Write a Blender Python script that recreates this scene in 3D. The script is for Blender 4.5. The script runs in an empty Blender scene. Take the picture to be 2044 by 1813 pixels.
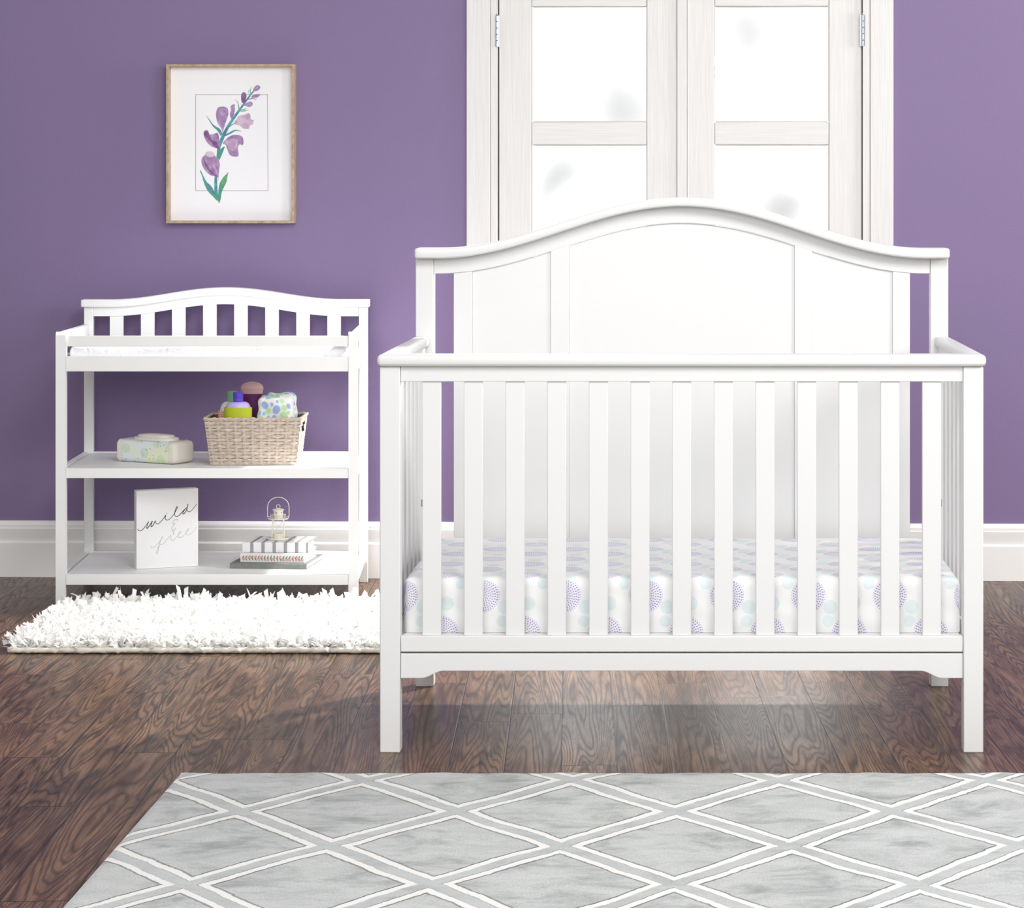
import bpy, bmesh, math, random
from mathutils import Vector, Matrix, Euler
PI = math.pi
random.seed(11)
S = bpy.context.scene
COL = S.collection

# ------------------------------------------------------------------ camera
F, VX, VY, CH = 5100.0, 1365.0, 400.0, 1.244      # focal length (px), principal point, eye height
cam = bpy.data.cameras.new('camera'); co = bpy.data.objects.new('camera', cam); COL.objects.link(co)
cam.sensor_fit = 'HORIZONTAL'; cam.sensor_width = 36; cam.lens = F / 2044 * 36
cam.shift_x = (1022 - VX) / 2044; cam.shift_y = (VY - 906.5) / 2044
cam.clip_start = .05; cam.clip_end = 200
co.location = (0, 0, CH); co.rotation_euler = (PI / 2, 0, 0); S.camera = co

def X(px, D): return (px - VX) * D / F
def Z(py, D): return CH - (py - VY) * D / F

# ------------------------------------------------------------------ node expressions
def lin(h):
    h = h.lstrip('#'); v = [int(h[i:i+2], 16) / 255 for i in (0, 2, 4)]
    return tuple(c / 12.92 if c <= .04045 else ((c + .055) / 1.055) ** 2.4 for c in v) + (1,)

class E:
    def __init__(s, nt, k): s.nt, s.k = nt, k
    def _m(s, op, *a):
        n = s.nt.nodes.new('ShaderNodeMath'); n.operation = op
        for i, x in enumerate(a):
            if isinstance(x, E): s.nt.links.new(x.k, n.inputs[i])
            else: n.inputs[i].default_value = x
        return E(s.nt, n.outputs[0])
    def __add__(s, o): return s._m('ADD', s, o)
    def __radd__(s, o): return s._m('ADD', o, s)
    def __sub__(s, o): return s._m('SUBTRACT', s, o)
    def __rsub__(s, o): return s._m('SUBTRACT', o, s)
    def __mul__(s, o): return s._m('MULTIPLY', s, o)
    def __rmul__(s, o): return s._m('MULTIPLY', o, s)
    def __truediv__(s, o): return s._m('DIVIDE', s, o)
    def floor(s): return s._m('FLOOR', s)
    def fract(s): return s._m('FRACT', s)
    def abs(s): return s._m('ABSOLUTE', s)
    def sin(s): return s._m('SINE', s)
    def sqrt(s): return s._m('SQRT', s)
    def atan2(s, o): return s._m('ARCTAN2', s, o)
    def lt(s, o): return s._m('LESS_THAN', s, o)
    def gt(s, o): return s._m('GREATER_THAN', s, o)
    def mn(s, o): return s._m('MINIMUM', s, o)
    def mx(s, o): return s._m('MAXIMUM', s, o)
    def pw(s, o): return s._m('POWER', s, o)
    def step(s, a, b):                                   # smoothstep a..b -> 0..1
        n = s.nt.nodes.new('ShaderNodeMapRange'); n.interpolation_type = 'SMOOTHSTEP'
        s.nt.links.new(s.k, n.inputs[0]); n.inputs[1].default_value = a; n.inputs[2].default_value = b
        return E(s.nt, n.outputs[0])

class Mat:
    def __init__(s, name, color='#ffffff', rough=.5, spec=.5, **kw):
        s.m = bpy.data.materials.new(name); s.m.use_nodes = True; s.nt = s.m.node_tree
        s.b = s.nt.nodes['Principled BSDF']
        c = lin(color) if isinstance(color, str) else color
        s.b.inputs['Base Color'].default_value = c; s.b.inputs['Roughness'].default_value = rough
        s.b.inputs['Specular IOR Level'].default_value = spec
        for k, v in kw.items(): s.b.inputs[k.replace('_', ' ')].default_value = v
        s.m.diffuse_color = c
    def node(s, t): return s.nt.nodes.new(t)
    def link(s, a, b): s.nt.links.new(a.k if isinstance(a, E) else a, b)
    def obj(s):
        n = s.node('ShaderNodeTexCoord'); q = s.node('ShaderNodeSeparateXYZ'); s.link(n.outputs['Object'], q.inputs[0])
        return [E(s.nt, o) for o in q.outputs]
    def attr(s, name):
        n = s.node('ShaderNodeAttribute'); n.attribute_name = name
        q = s.node('ShaderNodeSeparateXYZ'); s.link(n.outputs['Vector'], q.inputs[0])
        return [E(s.nt, o) for o in q.outputs]
    def vec(s, *a):
        n = s.node('ShaderNodeCombineXYZ')
        for i, x in enumerate(a):
            if isinstance(x, E): s.link(x, n.inputs[i])
            else: n.inputs[i].default_value = x
        return n.outputs[0]
    def noise(s, v, scale=1, detail=2, rough=.5, dist=0):
        n = s.node('ShaderNodeTexNoise'); s.link(v, n.inputs['Vector'])
        n.inputs['Scale'].default_value = scale; n.inputs['Detail'].default_value = detail
        n.inputs['Roughness'].default_value = rough; n.inputs['Distortion'].default_value = dist
        return E(s.nt, n.outputs[0])
    def white(s, v):
        n = s.node('ShaderNodeTexWhiteNoise'); n.noise_dimensions = '3D'; s.link(v, n.inputs['Vector'])
        q = s.node('ShaderNodeSeparateColor'); s.link(n.outputs['Color'], q.inputs[0])
        return [E(s.nt, o) for o in q.outputs]
    def mix(s, f, a, b, mode='MIX'):
        n = s.node('ShaderNodeMix'); n.data_type = 'RGBA'; n.blend_type = mode; n.clamp_factor = True
        for sk, x in ((n.inputs[0], f), (n.inputs[6], a), (n.inputs[7], b)):
            if isinstance(x, E): s.link(x, sk)
            elif isinstance(x, str): sk.default_value = lin(x)
            elif isinstance(x, (int, float)): sk.default_value = x
            elif isinstance(x, tuple): sk.default_value = x
            else: s.link(x, sk)
        return n.outputs[2]
    def color(s, c): s.link(c, s.b.inputs['Base Color'])
    def rough(s, e): s.link(e, s.b.inputs['Roughness'])
    def bump(s, h, dist=.002, strength=1):
        n = s.node('ShaderNodeBump'); n.inputs['Distance'].default_value = dist; n.inputs['Strength'].default_value = strength
        s.link(h, n.inputs['Height']); s.link(n.outputs[0], s.b.inputs['Normal'])

# ------------------------------------------------------------------ mesh helpers
def ident(v): return v
def merge(bm, tb, fn=None, mi=0):
    if fn:
        for v in tb.verts: v.co = Vector(fn(v.co))
    for f in tb.faces: f.material_index = mi
    m = bpy.data.meshes.new('tmp'); tb.to_mesh(m); tb.free()
    bm.from_mesh(m); bpy.data.meshes.remove(m)
def box(bm, x0, x1, y0, y1, z0, z1, bev=.002, seg=2, fn=None, mi=0, cuts=0):
    t = bmesh.new(); bmesh.ops.create_cube(t, size=1)
    for v in t.verts:
        v.co = Vector(((x0 + x1) / 2 + v.co.x * (x1 - x0), (y0 + y1) / 2 + v.co.y * (y1 - y0), (z0 + z1) / 2 + v.co.z * (z1 - z0)))
    if bev: bmesh.ops.bevel(t, geom=list(t.edges), offset=min(bev, .45 * min(x1 - x0, y1 - y0, z1 - z0)), segments=seg, affect='EDGES', profile=.5)
    if cuts: bmesh.ops.subdivide_edges(t, edges=list(t.edges), cuts=cuts, use_grid_fill=True)
    merge(bm, t, fn, mi)
def prism(bm, pts, y0, y1, bev=0, fn=None, mi=0):
    """polygon in x,z extruded along y"""
    t = bmesh.new()
    f = t.faces.new([t.verts.new((p[0], y0, p[1])) for p in pts])
    r = bmesh.ops.extrude_face_region(t, geom=[f])
    for v in [g for g in r['geom'] if isinstance(g, bmesh.types.BMVert)]: v.co.y = y1
    bmesh.ops.recalc_face_normals(t, faces=t.faces)
    if bev:
        es = [e for e in t.edges if abs(e.verts[0].co.y - e.verts[1].co.y) < 1e-7]
        bmesh.ops.bevel(t, geom=es, offset=bev, segments=2, affect='EDGES', profile=.5)
    merge(bm, t, fn, mi)
def strip(bm, xs, top, bot, y0, y1, bev=.003, fn=None, seg=2):
    """bar whose top and bottom edges follow curves top(x), bot(x)"""
    pts = [(x, bot(x)) for x in xs] + [(x, top(x)) for x in reversed(xs)]
    t = bmesh.new(); n = len(xs)
    A = [[t.verts.new((x, y, bot(x))) for x in xs] for y in (y0, y1)]
    B = [[t.verts.new((x, y, top(x))) for x in xs] for y in (y0, y1)]
    for i in range(n - 1):
        t.faces.new((A[0][i], A[0][i+1], B[0][i+1], B[0][i])); t.faces.new((A[1][i+1], A[1][i], B[1][i], B[1][i+1]))
        t.faces.new((B[0][i], B[0][i+1], B[1][i+1], B[1][i])); t.faces.new((A[0][i+1], A[0][i], A[1][i], A[1][i+1]))
    t.faces.new((A[0][0], B[0][0], B[1][0], A[1][0])); t.faces.new((A[0][-1], A[1][-1], B[1][-1], B[0][-1]))
    bmesh.ops.recalc_face_normals(t, faces=t.faces)
    if bev:
        es = [e for e in t.edges if e.calc_face_angle(0) > .6]
        bmesh.ops.bevel(t, geom=es, offset=bev, segments=seg, affect='EDGES', profile=.5)
    merge(bm, t, fn)
def tube(bm, pts, r, n=8, closed=False, mi=0):
    pts = [Vector(p) for p in pts]; rings = []; N = len(pts); up = None
    for i, p in enumerate(pts):
        if closed: d = pts[(i+1) % N] - pts[i-1]
        else: d = pts[min(i+1, N-1)] - pts[max(i-1, 0)]
        d.normalize()
        if up is None: up = Vector((0, 0, 1)) if abs(d.z) < .9 else Vector((1, 0, 0))
        a = d.cross(up).normalized(); b = a.cross(d).normalized(); up = b
        rr = r[i] if isinstance(r, (list, tuple)) else r
        rings.append([bm.verts.new(p + rr * (math.cos(2*PI*k/n) * a + math.sin(2*PI*k/n) * b)) for k in range(n)])
    for i in range(N if closed else N - 1):
        A, B = rings[i], rings[(i+1) % N]
        for k in range(n):
            f = bm.faces.new((A[k], A[(k+1) % n], B[(k+1) % n], B[k])); f.material_index = mi
    if not closed:
        for q in (rings[0], rings[-1]): bm.faces.new(q).material_index = mi
def lathe(bm, prof, c=(0, 0, 0), n=32, sx=1, sy=1, mi=0, fn=None):
    rings = []
    t = bmesh.new()
    for r, z in prof:
        rings.append([t.verts.new((c[0] + sx * r * math.cos(2*PI*k/n), c[1] + sy * r * math.sin(2*PI*k/n), c[2] + z)) for k in range(n)])
    for A, B in zip(rings, rings[1:]):
        for k in range(n): t.faces.new((A[k], A[(k+1) % n], B[(k+1) % n], B[k]))
    t.faces.new(list(reversed(rings[0]))); t.faces.new(rings[-1])
    bmesh.ops.recalc_face_normals(t, faces=t.faces)
    merge(bm, t, fn, mi)
def roundbox(bm, x0, x1, y0, y1, z0, z1, r, d, fn=None, flat_bottom=False):
    """dense box rounded with radius r, grid step d; returns list of (vert, unrounded position)"""
    t = bmesh.new(); st2 = t.verts.layers.float_vector.new('st'); L = (x1-x0, y1-y0, z1-z0); n = [max(2, int(round(l / d))) for l in L]
    key = {}
    def vv(i, j, k):
        if (i, j, k) not in key:
            p = Vector((x0 + L[0]*i/n[0], y0 + L[1]*j/n[1], z0 + L[2]*k/n[2]))
            q = Vector((min(max(p.x, x0+r), x1-r), min(max(p.y, y0+r), y1-r), min(max(p.z, z0+(0 if flat_bottom else r)), z1-r)))
            o = p - q; w = q + o.normalized() * min(r, o.length) if o.length > 0 else p
            if o.length > 0:
                m = max(abs(o.x), abs(o.y), abs(o.z)); w = q + o.normalized() * m
            key[(i, j, k)] = (t.verts.new(w), p)
        return key[(i, j, k)][0]
    for i in range(n[0]):
        for j in range(n[1]):
            t.faces.new((vv(i,j,0), vv(i,j+1,0), vv(i+1,j+1,0), vv(i+1,j,0))); t.faces.new((vv(i,j,n[2]), vv(i+1,j,n[2]), vv(i+1,j+1,n[2]), vv(i,j+1,n[2])))
    for i in range(n[0]):
        for k in range(n[2]):
            t.faces.new((vv(i,0,k), vv(i+1,0,k), vv(i+1,0,k+1), vv(i,0,k+1))); t.faces.new((vv(i,n[1],k), vv(i,n[1],k+1), vv(i+1,n[1],k+1), vv(i+1,n[1],k)))
    for j in range(n[1]):
        for k in range(n[2]):
            t.faces.new((vv(0,j,k), vv(0,j,k+1), vv(0,j+1,k+1), vv(0,j+1,k))); t.faces.new((vv(n[0],j,k), vv(n[0],j+1,k), vv(n[0],j+1,k+1), vv(n[0],j,k+1)))
    if not bm.verts.layers.float_vector.get('st'): bm.verts.layers.float_vector.new('st')
    for v, p in key.values(): v[st2] = p
    merge(bm, t, fn)
def catmull(P, n=8, closed=False):
    P = [Vector(p) for p in P]; out = []; N = len(P)
    for i in range(N if closed else N - 1):
        if closed: a, b, c, d = P[i-1], P[i], P[(i+1) % N], P[(i+2) % N]
        else: a, b, c, d = P[max(i-1, 0)], P[i], P[i+1], P[min(i+2, N-1)]
        for k in range(n):
            t = k / n
            out.append(.5 * ((2*b) + (c-a)*t + (2*a-5*b+4*c-d)*t*t + (3*b-a-3*c+d)*t*t*t))
    if not closed: out.append(P[-1])
    return out

ROOT = {}
def obj(name, bm, mat, parent=None, sharp=20, loc=None, rot=None):
    """ONE mesh object; vertices given in world space (or in the parent's own frame when the parent has one)"""
    me = bpy.data.meshes.new(name)
    base = Vector((0, 0, 0))
    o = bpy.data.objects.new(name, me); COL.objects.link(o)
    if parent is not None:
        o.parent = parent
        p = parent
        while p.parent is not None: p = p.parent
        if not p.get('_local'): base = p.location.copy()
    if base.length: bmesh.ops.translate(bm, verts=list(bm.verts), vec=-base)
    bm.to_mesh(me); bm.free()
    for m in (mat if isinstance(mat, (list, tuple)) else [mat]): me.materials.append(m.m)
    if sharp is not None:
        me.shade_smooth(); me.set_sharp_from_angle(angle=math.radians(sharp))
    if loc: o.location = loc
    if rot: o.rotation_euler = rot
    return o
def thing(name, label, cat, loc=(0, 0, 0), rotz=0, group=None, kind=None, local=False):
    o = bpy.data.objects.new(name, None); COL.objects.link(o); o.empty_display_size = .05
    o.location = loc; o.rotation_euler = (0, 0, rotz)
    tag(o, label, cat, group, kind)
    if local: LOCALS.append(o); o['_local'] = 1
    return o
LOCALS = []
def tag(o, label=None, cat=None, group=None, kind=None):
    if label: o['label'] = label
    if cat: o['category'] = cat
    if group: o['group'] = group
    if kind: o['kind'] = kind
    return o
def B(): return bmesh.new()

# ------------------------------------------------------------------ materials
white = Mat('white_paint', (.76, .76, .755, 1), .38, .4)
white2 = Mat('white_table_paint', (.89, .895, .885, 1), .5, .25)
trimw = Mat('white_trim_paint', (.93, .918, .905, 1), .4, .4)
metal = Mat('steel', '#aab0b6', .35, .5, Metallic=1.0)
darkm = Mat('dark_metal', '#5a5c5e', .4, .5, Metallic=.8)

wall_m = Mat('purple_wall_paint', '#80709a', .55, .3)
ox, oy, oz = wall_m.obj()
h = wall_m.noise(wall_m.vec(ox, oy, oz), 170, 2, .5)
big = wall_m.noise(wall_m.vec(ox, oy, oz), 1.3, 2)
wall_m.color(wall_m.mix(big, '#806f95', '#86749b')); wall_m.bump(h, .0012, .5)

def woodgrain_white(name, vertical=True):
    m = Mat(name, '#e9e6e2', .45, .4); x, y, z = m.obj()
    v = m.vec(x * 330, y * 330, z * 6) if vertical else m.vec(x * 6, y * 330, z * 330)
    n = m.noise(v, 1, 4, .6, .3)
    m.color(m.mix(n.step(.3, .7), (.70, .69, .68, 1), (.775, .767, .76, 1))); m.bump(n, .0004, .25)
    return m
door_v = woodgrain_white('whitewashed_grain_upright', True)
door_h = woodgrain_white('whitewashed_grain_level', False)

glass = Mat('obscure_window_glass', '#ffffff', .16, .4); glass.b.inputs['Transmission Weight'].default_value = 1; glass.b.inputs['IOR'].default_value = 1.35

# floor planks
TH = math.radians(2.5); PW = .1238; PL = 1.22
fm = Mat('dark_wood_planks', '#4a2e20', .3, .3)
x, y, z = fm.obj()
u = (x * math.cos(TH) + y * math.sin(TH) + .025) / PW
v = y * math.cos(TH) - x * math.sin(TH)
pid = u.floor(); fu = u.fract()
r0, r1, r2 = fm.white(fm.vec(pid, 3.1, 7.7))
vv_ = v / PL + r0; sid = vv_.floor(); fv = vv_.fract()
q0, q1, q2 = fm.white(fm.vec(pid, sid, 2.3))
gu = (fu - .5) * PW
nf = fm.noise(fm.vec(gu * 8.5 + q0 * 31, v * .55 + q1 * 47, q2 * 9), 1, 1.6, .5, .25)
ring = ((nf * 250).sin() * .5 + .5).pw(2.6)
fine = fm.noise(fm.vec(gu * 330 + q1 * 20, v * 9, q0 * 5), 1, 3, .65)
patch = fm.noise(fm.vec(gu * 26 + q2 * 13, v * 3.4 + q0 * 17, 1.0), 1, 6, .72, 1.2)
tone = (patch.step(.33, .64) * .8 + q2 * .2)
base = fm.mix(tone, '#2a1c16', '#8b6a50')
base = fm.mix(ring * .66, base, '#1f1410')
base = fm.mix(fine.step(.42, .7) * .5, base, '#241813')
base = fm.mix(q1.step(.5, 1.) * .25, base, '#553a2a')
edge = (fu.mn(1 - fu) * PW).step(.0005, .0022)
edge2 = (fv.mn(1 - fv) * PL).step(.0006, .0030)
seam = edge.mn(edge2)
fm.color(fm.mix(seam, '#120c0a', base))
fm.rough(.26 + fine * .12 + ring * .05)
fm.bump(seam * .7 + ring * -.10 + fine * -.12, .0012, .5)

# ------------------------------------------------------------------ room shell
WROT = -math.radians(1.55); WY = 8.392
def wl(px, py, out=0.0):
    """pixel -> local wall coordinates (along wall, up)"""
    k = (px - VX) / F; t = math.tan(-WROT)
    D = (WY - out) / (1 + t * k)
    return k * D / math.cos(WROT), Z(py, D)
def on_wall(o): o.location = (0, WY, 0); o.rotation_euler = (0, 0, WROT); return o
def wthing(name, label, cat, kind=None):
    o = thing(name, label, cat, (0, WY, 0), WROT, kind=kind, local=True); return o

b = B(); box(b, -4.2, 4.2, -1.5, 8.6, -.05, 0, 0)
tag(obj('floor', b, fm, sharp=None), 'dark brown wood plank floor', 'floor', kind='structure')

cxl, _ = wl(932, 0); cxr, _ = wl(1783, 0)          # outer edges of the door casing
jl, _ = wl(980.5, 0); jr, _ = wl(1736, 0)
b = B()
box(b, -4.2, jl - .005, 0, .12, 0, 3.1, 0); box(b, jr + .005, 4.2, 0, .12, 0, 3.1, 0); box(b, jl - .005, jr + .005, 0, .12, 2.10, 3.1, 0)
on_wall(tag(obj('wall_back', b, wall_m, sharp=None), 'purple painted back wall', 'wall', kind='structure'))

prof = [(0, 0), (-.0155, 0), (-.0155, .112), (-.013, .1165), (-.0105, .1185), (-.0105, .124), (-.012, .136), (-.0145, .150), (-.0155, .160), (-.0135, .163), (-.0135, .172), (-.011, .178), (-.006, .183), (0, .185)]
def baseboard(name, x0, x1, label):
    b = B()
    A = [b.verts.new((x0, y, z)) for y, z in prof]; C_ = [b.verts.new((x1, y, z)) for y, z in prof]
    n = len(prof)
    for i in range(n): b.faces.new((A[i], A[(i+1) % n], C_[(i+1) % n], C_[i]))
    b.faces.new(A); b.faces.new(C_); bmesh.ops.recalc_face_normals(b, faces=b.faces)
    on_wall(tag(obj(name, b, trimw), label, 'baseboard', kind='structure'))
baseboard('baseboard_left', -4.2, cxl - .001, 'white moulded baseboard left of the double door')
baseboard('baseboard_right', cxr + .001, 4.2, 'white moulded baseboard right of the double door')

# door casing + jambs
def casing(name, x0, x1, label, jx0, jx1):
    b = B(); box(b, x0, x1, -.016, -.0005, 0, 2.089, .003)
    o = on_wall(tag(obj(name, b, door_v), label, 'door casing', kind='structure'))
    b = B(); box(b, jx0, jx1, -.010, .11, 0, 2.088, .0015); box(b, jx0, jx1, -.0135, -.010, 0, 2.088, .001)
    sx0 = jx0 if jx0 < 0 else jx0 - .014; box(b, sx0, sx0 + (jx1 - jx0) + .014, .037, .052, 0, 2.088, .001)
    j = obj('jamb', b, door_v); j.parent = o
gl_, _ = wl(995, 0); gr_, _ = wl(1721, 0)
casing('trim_1', cxl, jl - .001, 'white grained door casing on the left', jl, gl_ - .0015)
casing('trim_2', jr + .001, cxr, 'white grained door casing on the right', gr_ + .0015, jr)
b = B(); box(b, cxl, cxr, -.016, -.0005, 2.0905, 2.18, .003)
hd = on_wall(tag(obj('trim_3', b, door_h), 'white door head casing', 'door casing', kind='structure'))
b = B(); box(b, jl, jr, .0005, .11, 2.0885, 2.0995, .001); box(b, gl_, gr_, .037, .052, 2.07, 2.0885, .001)
j = obj('head_jamb', b, door_h); j.parent = hd

prow = [(1.881, 1.502), (1.426, 1.047), (.971, .592), (.516, .20)]
def leaf(name, label, x0, x1, g0, g1, hinge_px):
    t = wthing(name, label, 'door', 'structure')
    y0, y1 = -.004, .034
    for nm, a, c in (('stile', x0, g0), ('stile', g1, x1)):
        b = B(); box(b, a, c, y0, y1, .008, 2.085, .0025); obj('stile', b, door_v, t)
    edges = [2.085] + [z for p in prow for z in p] + [.008]
    for i in range(0, len(edges), 2):
        b = B(); box(b, g0 + .0003, g1 - .0003, y0 + .0015, y1, edges[i+1] + .0, edges[i], .004); obj('rail', b, door_h, t)
    for a, c in prow:
        b = B(); box(b, g0 + .0005, g1 - .0005, .012, .018, c + .0005, a - .0005, 0)
        obj('glass_pane', b, glass, t, sharp=None)
        b = B()
        for (q0_, q1_, w0, w1) in ((g0, g0 + .004, c, a), (g1 - .004, g1, c, a), (g0 + .004, g1 - .004, c, c + .004), (g0 + .004, g1 - .004, a - .004, a)):
            box(b, q0_ + .0006, q1_ - .0006, .004, .0115, w0 + .0006, w1 - .0006, .001)
        obj('glazing_bead', b, door_v, t)
    hx, _ = wl(hinge_px, 0)
    for zt in (1.80, 1.0, .3):
        b = B(); zz = zt - .052
        for k in range(5):
            lathe(b, [(.0028, 0), (.0042, .0012), (.0042, .0188), (.0028, .020)], (hx, -.0155, zz + k * .0208), 14)
        lathe(b, [(.001, 0), (.003, .001), (.003, .004), (.001, .005)], (hx, -.0155, zz + .104), 12)
        box(b, hx - .0085, hx + .0085, -.0135, -.0118, zz, zz + .104, .0005)
        obj('hinge', b, metal, t)
    return t
a0, _ = wl(996.5, 0); a1, _ = wl(1351, 0); g0, _ = wl(1061, 0); g1, _ = wl(1291.5, 0)
d1 = leaf('door_1', 'left white glazed leaf of the double door', a0, a1, g0, g1, 993)
a0, _ = wl(1371.5, 0); a1, _ = wl(1719.5, 0); g0, _ = wl(1426, 0); g1, _ = wl(1655, 0)
d2 = leaf('door_2', 'right white glazed leaf of the double door', a0, a1, g0, g1, 1721.5)
b = B(); m0, _ = wl(1351.5, 0); m1, _ = wl(1371, 0)
box(b, m0, m1, -.012, .034, .008, 2.085, .003); obj('astragal', b, door_v, d1)

# outside: pale garden seen through the glass
gm = Mat('pale_gravel', (.75, .75, .73, 1), .8)
b = B(); box(b, -12, 12, 8.75, 34, -.12, -.04, 0)
tag(obj('ground_outside', b, gm, sharp=None), 'pale ground outside the glazed doors', 'ground', kind='structure')
tm = Mat('pale_foliage', '#cfd6cf', .8); x, y, z = tm.obj()
tm.color(tm.mix(tm.noise(tm.vec(x, y, z), 3, 3).step(.35, .65), (.78, .81, .79, 1), (.90, .91, .91, 1)))
tl = tm.node('ShaderNodeBsdfTranslucent'); tl.inputs[0].default_value = (.95, .97, .96, 1)
tx_ = tm.node('ShaderNodeMixShader'); tx_.inputs[0].default_value = .55; tm.nt.links.new(tm.b.outputs[0], tx_.inputs[1]); tm.nt.links.new(tl.outputs[0], tx_.inputs[2])
tm.nt.links.new(tx_.outputs[0], tm.nt.nodes['Material Output'].inputs['Surface'])
tkm = Mat('pale_bark', '#b5aaa0', .8)
def tree(label, x, y, h, r, seed, n_leaf):
    rnd = random.Random(seed)
    t = thing('tree', label, 'tree', (x, y, -.04), group='trees outside the doors')
    b = B(); tube(b, [(x + .03 * math.sin(i), y, -.04 + h * .75 * i / 6) for i in range(7)], [.05 - .006 * i for i in range(7)], 10)
    obj('trunk', b, tkm, t)
    b = B()
    for i in range(n_leaf):                                  # leafy sprays
        a = rnd.uniform(0, 2*PI); e = math.asin(rnd.uniform(-1, 1)); q = r * rnd.uniform(.1, 1.0)
        c = Vector((x + q * math.cos(a) * math.cos(e), y + q * math.sin(a) * math.cos(e), h * .72 + q * 1.15 * math.sin(e)))
        R = Euler((rnd.uniform(0, 6), rnd.uniform(0, 6), rnd.uniform(0, 6))).to_matrix(); s = rnd.uniform(.035, .075)
        vs = [b.verts.new(c + R @ Vector(p) * s) for p in ((-1, 0, 0), (-.3, -.45, .1), (.6, -.3, .1), (1, 0, 0), (.5, .35, .1), (-.4, .4, .1))]
        b.faces.new(vs)
    obj('crown', b, tm, t, sharp=None)
tree('pale tree blurred through the upper pane of the left door leaf', -.35, 14.2, 2.45, .42, 1, 360)
tree('pale tree blurred through the upper pane of the right door leaf', .38, 15.6, 3.2, .50, 2, 460)
tree('pale low tree blurred through the lower pane of the left door leaf', -.66, 12.9, 1.85, .36, 3, 130)
tree('pale low tree blurred through the lower pane of the right door leaf', .47, 12.4, 1.68, .38, 4, 120)

# ------------------------------------------------------------------ framed flower picture
wood = Mat('pale_oak_moulding', '#b39c84', .55, .3); x, y, z = wood.obj()
n = wood.noise(wood.vec(x * 45, y * 90, z * 45), 1, 5, .7, .2)
wood.color(wood.mix(n.step(.25, .75), '#a18a74', '#c4af97'))
paper = Mat('print_paper', (.90, .90, .925, 1), .6, .2)
pic = wthing('framed_picture', 'pale oak framed watercolour of a purple flower spray on the purple wall', 'picture')
OUT = .042
fx0, fz1 = wl(332, 128, OUT); fx1, fz0 = wl(588, 446, OUT)
fw = .0085
for nm, a in (('l', (fx0, fx0 + fw, fz0, fz1)), ('r', (fx1 - fw, fx1, fz0, fz1)), ('t', (fx0 + fw, fx1 - fw, fz1 - fw, fz1)), ('b', (fx0 + fw, fx1 - fw, fz0, fz0 + fw))):
    b = B(); box(b, a[0], a[1], -OUT, -.002, a[2], a[3], .0012); obj('frame_bar', b, wood, pic)
PY = -.010
b = B(); box(b, fx0 + fw + .0003, fx1 - fw - .0003, PY, -.003, fz0 + fw + .0003, fz1 - fw - .0003, 0)
print_ = obj('print', b, paper, pic, sharp=None)
def pp(c):                                                  # picture crop coords -> wall local
    return wl(300 + c[0] / 4.772, 100 + c[1] / 4.772, .012)
def flat(bm, pts, y, mi=0):
    f = bm.faces.new([bm.verts.new((p[0], y, p[1])) for p in pts]); f.material_index = mi
    if f.normal.y > 0: f.normal_flip()
def watercolor(name, c1, c2, c3, sc=70):
    m = Mat(name, c1, .7, .2); x, y, z = m.obj()
    n = m.noise(m.vec(x, y, z), sc, 3, .55, .6); n2 = m.noise(m.vec(x, y, z + 3), sc * .5, 2)
    m.color(m.mix(n2.step(.4, .68), m.mix(n.step(.33, .67), c1, c2), c3)); return m
wp = watercolor('purple_watercolour', '#9673a3', '#aa8bb6', '#bda3c5')
wpd = watercolor('dark_purple_watercolour', '#75517f', '#8b6597', '#93739f')
wpl = watercolor('pale_purple_watercolour', '#b297b9', '#c3a9c4', '#d8c3d2')
wt = watercolor('teal_watercolour', '#4c8f9c', '#6fb3b5', '#567f9a')
wg = watercolor('green_watercolour', '#5c9a72', '#7fb68c', '#4f9a8a')
line_m = Mat('thin_mauve_line', '#a48fa6', .7)
b = B()
for (p, q) in (((431, 422), (1117, 427)), ((431, 1338), (1124, 1343)), ((430, 424), (435, 1343)), ((1113, 424), (1117, 424)),):
    pass
LN = [[(430, 422), (1117, 422), (1117, 427), (430, 427)], [(430, 1338), (1125, 1338), (1125, 1343), (430, 1343)],
      [(430, 422), (435, 422), (435, 1343), (430, 1343)], [(1113, 422), (1118, 422), (1125, 1343), (1120, 1343)]]
for q in LN: flat(b, [pp(c) for c in q], PY - .00015)
obj('border_line', b, line_m, print_, sharp=None)
def blob(bm, pts, y, mi): flat(bm, [pp(c) for c in catmull([(a, c, 0) for a, c in pts], 6, True)], y, mi)
def ribbon(bm, pts, ws, y, mi, conv=pp):
    P = catmull([(a, c, 0) for a, c in pts], 8); n = len(P); L, R = [], []
    for i, p in enumerate(P):
        d = (P[min(i+1, n-1)] - P[max(i-1, 0)]); d.normalize(); k = i / (n - 1) * (len(ws) - 1); j = min(int(k), len(ws) - 2); w = ws[j] + (ws[j+1] - ws[j]) * (k - j)
        L.append(conv((p.x - d.y * w / 2, p.y + d.x * w / 2))); R.append(conv((p.x + d.y * w / 2, p.y - d.x * w / 2)))
    for i in range(n - 1):
        vs = [bm.verts.new((q[0], y, q[1])) for q in (L[i], L[i+1], R[i+1], R[i])]
        f = bm.faces.new(vs); f.material_index = mi
    return bm
b = B(); y0 = PY - .00020
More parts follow.
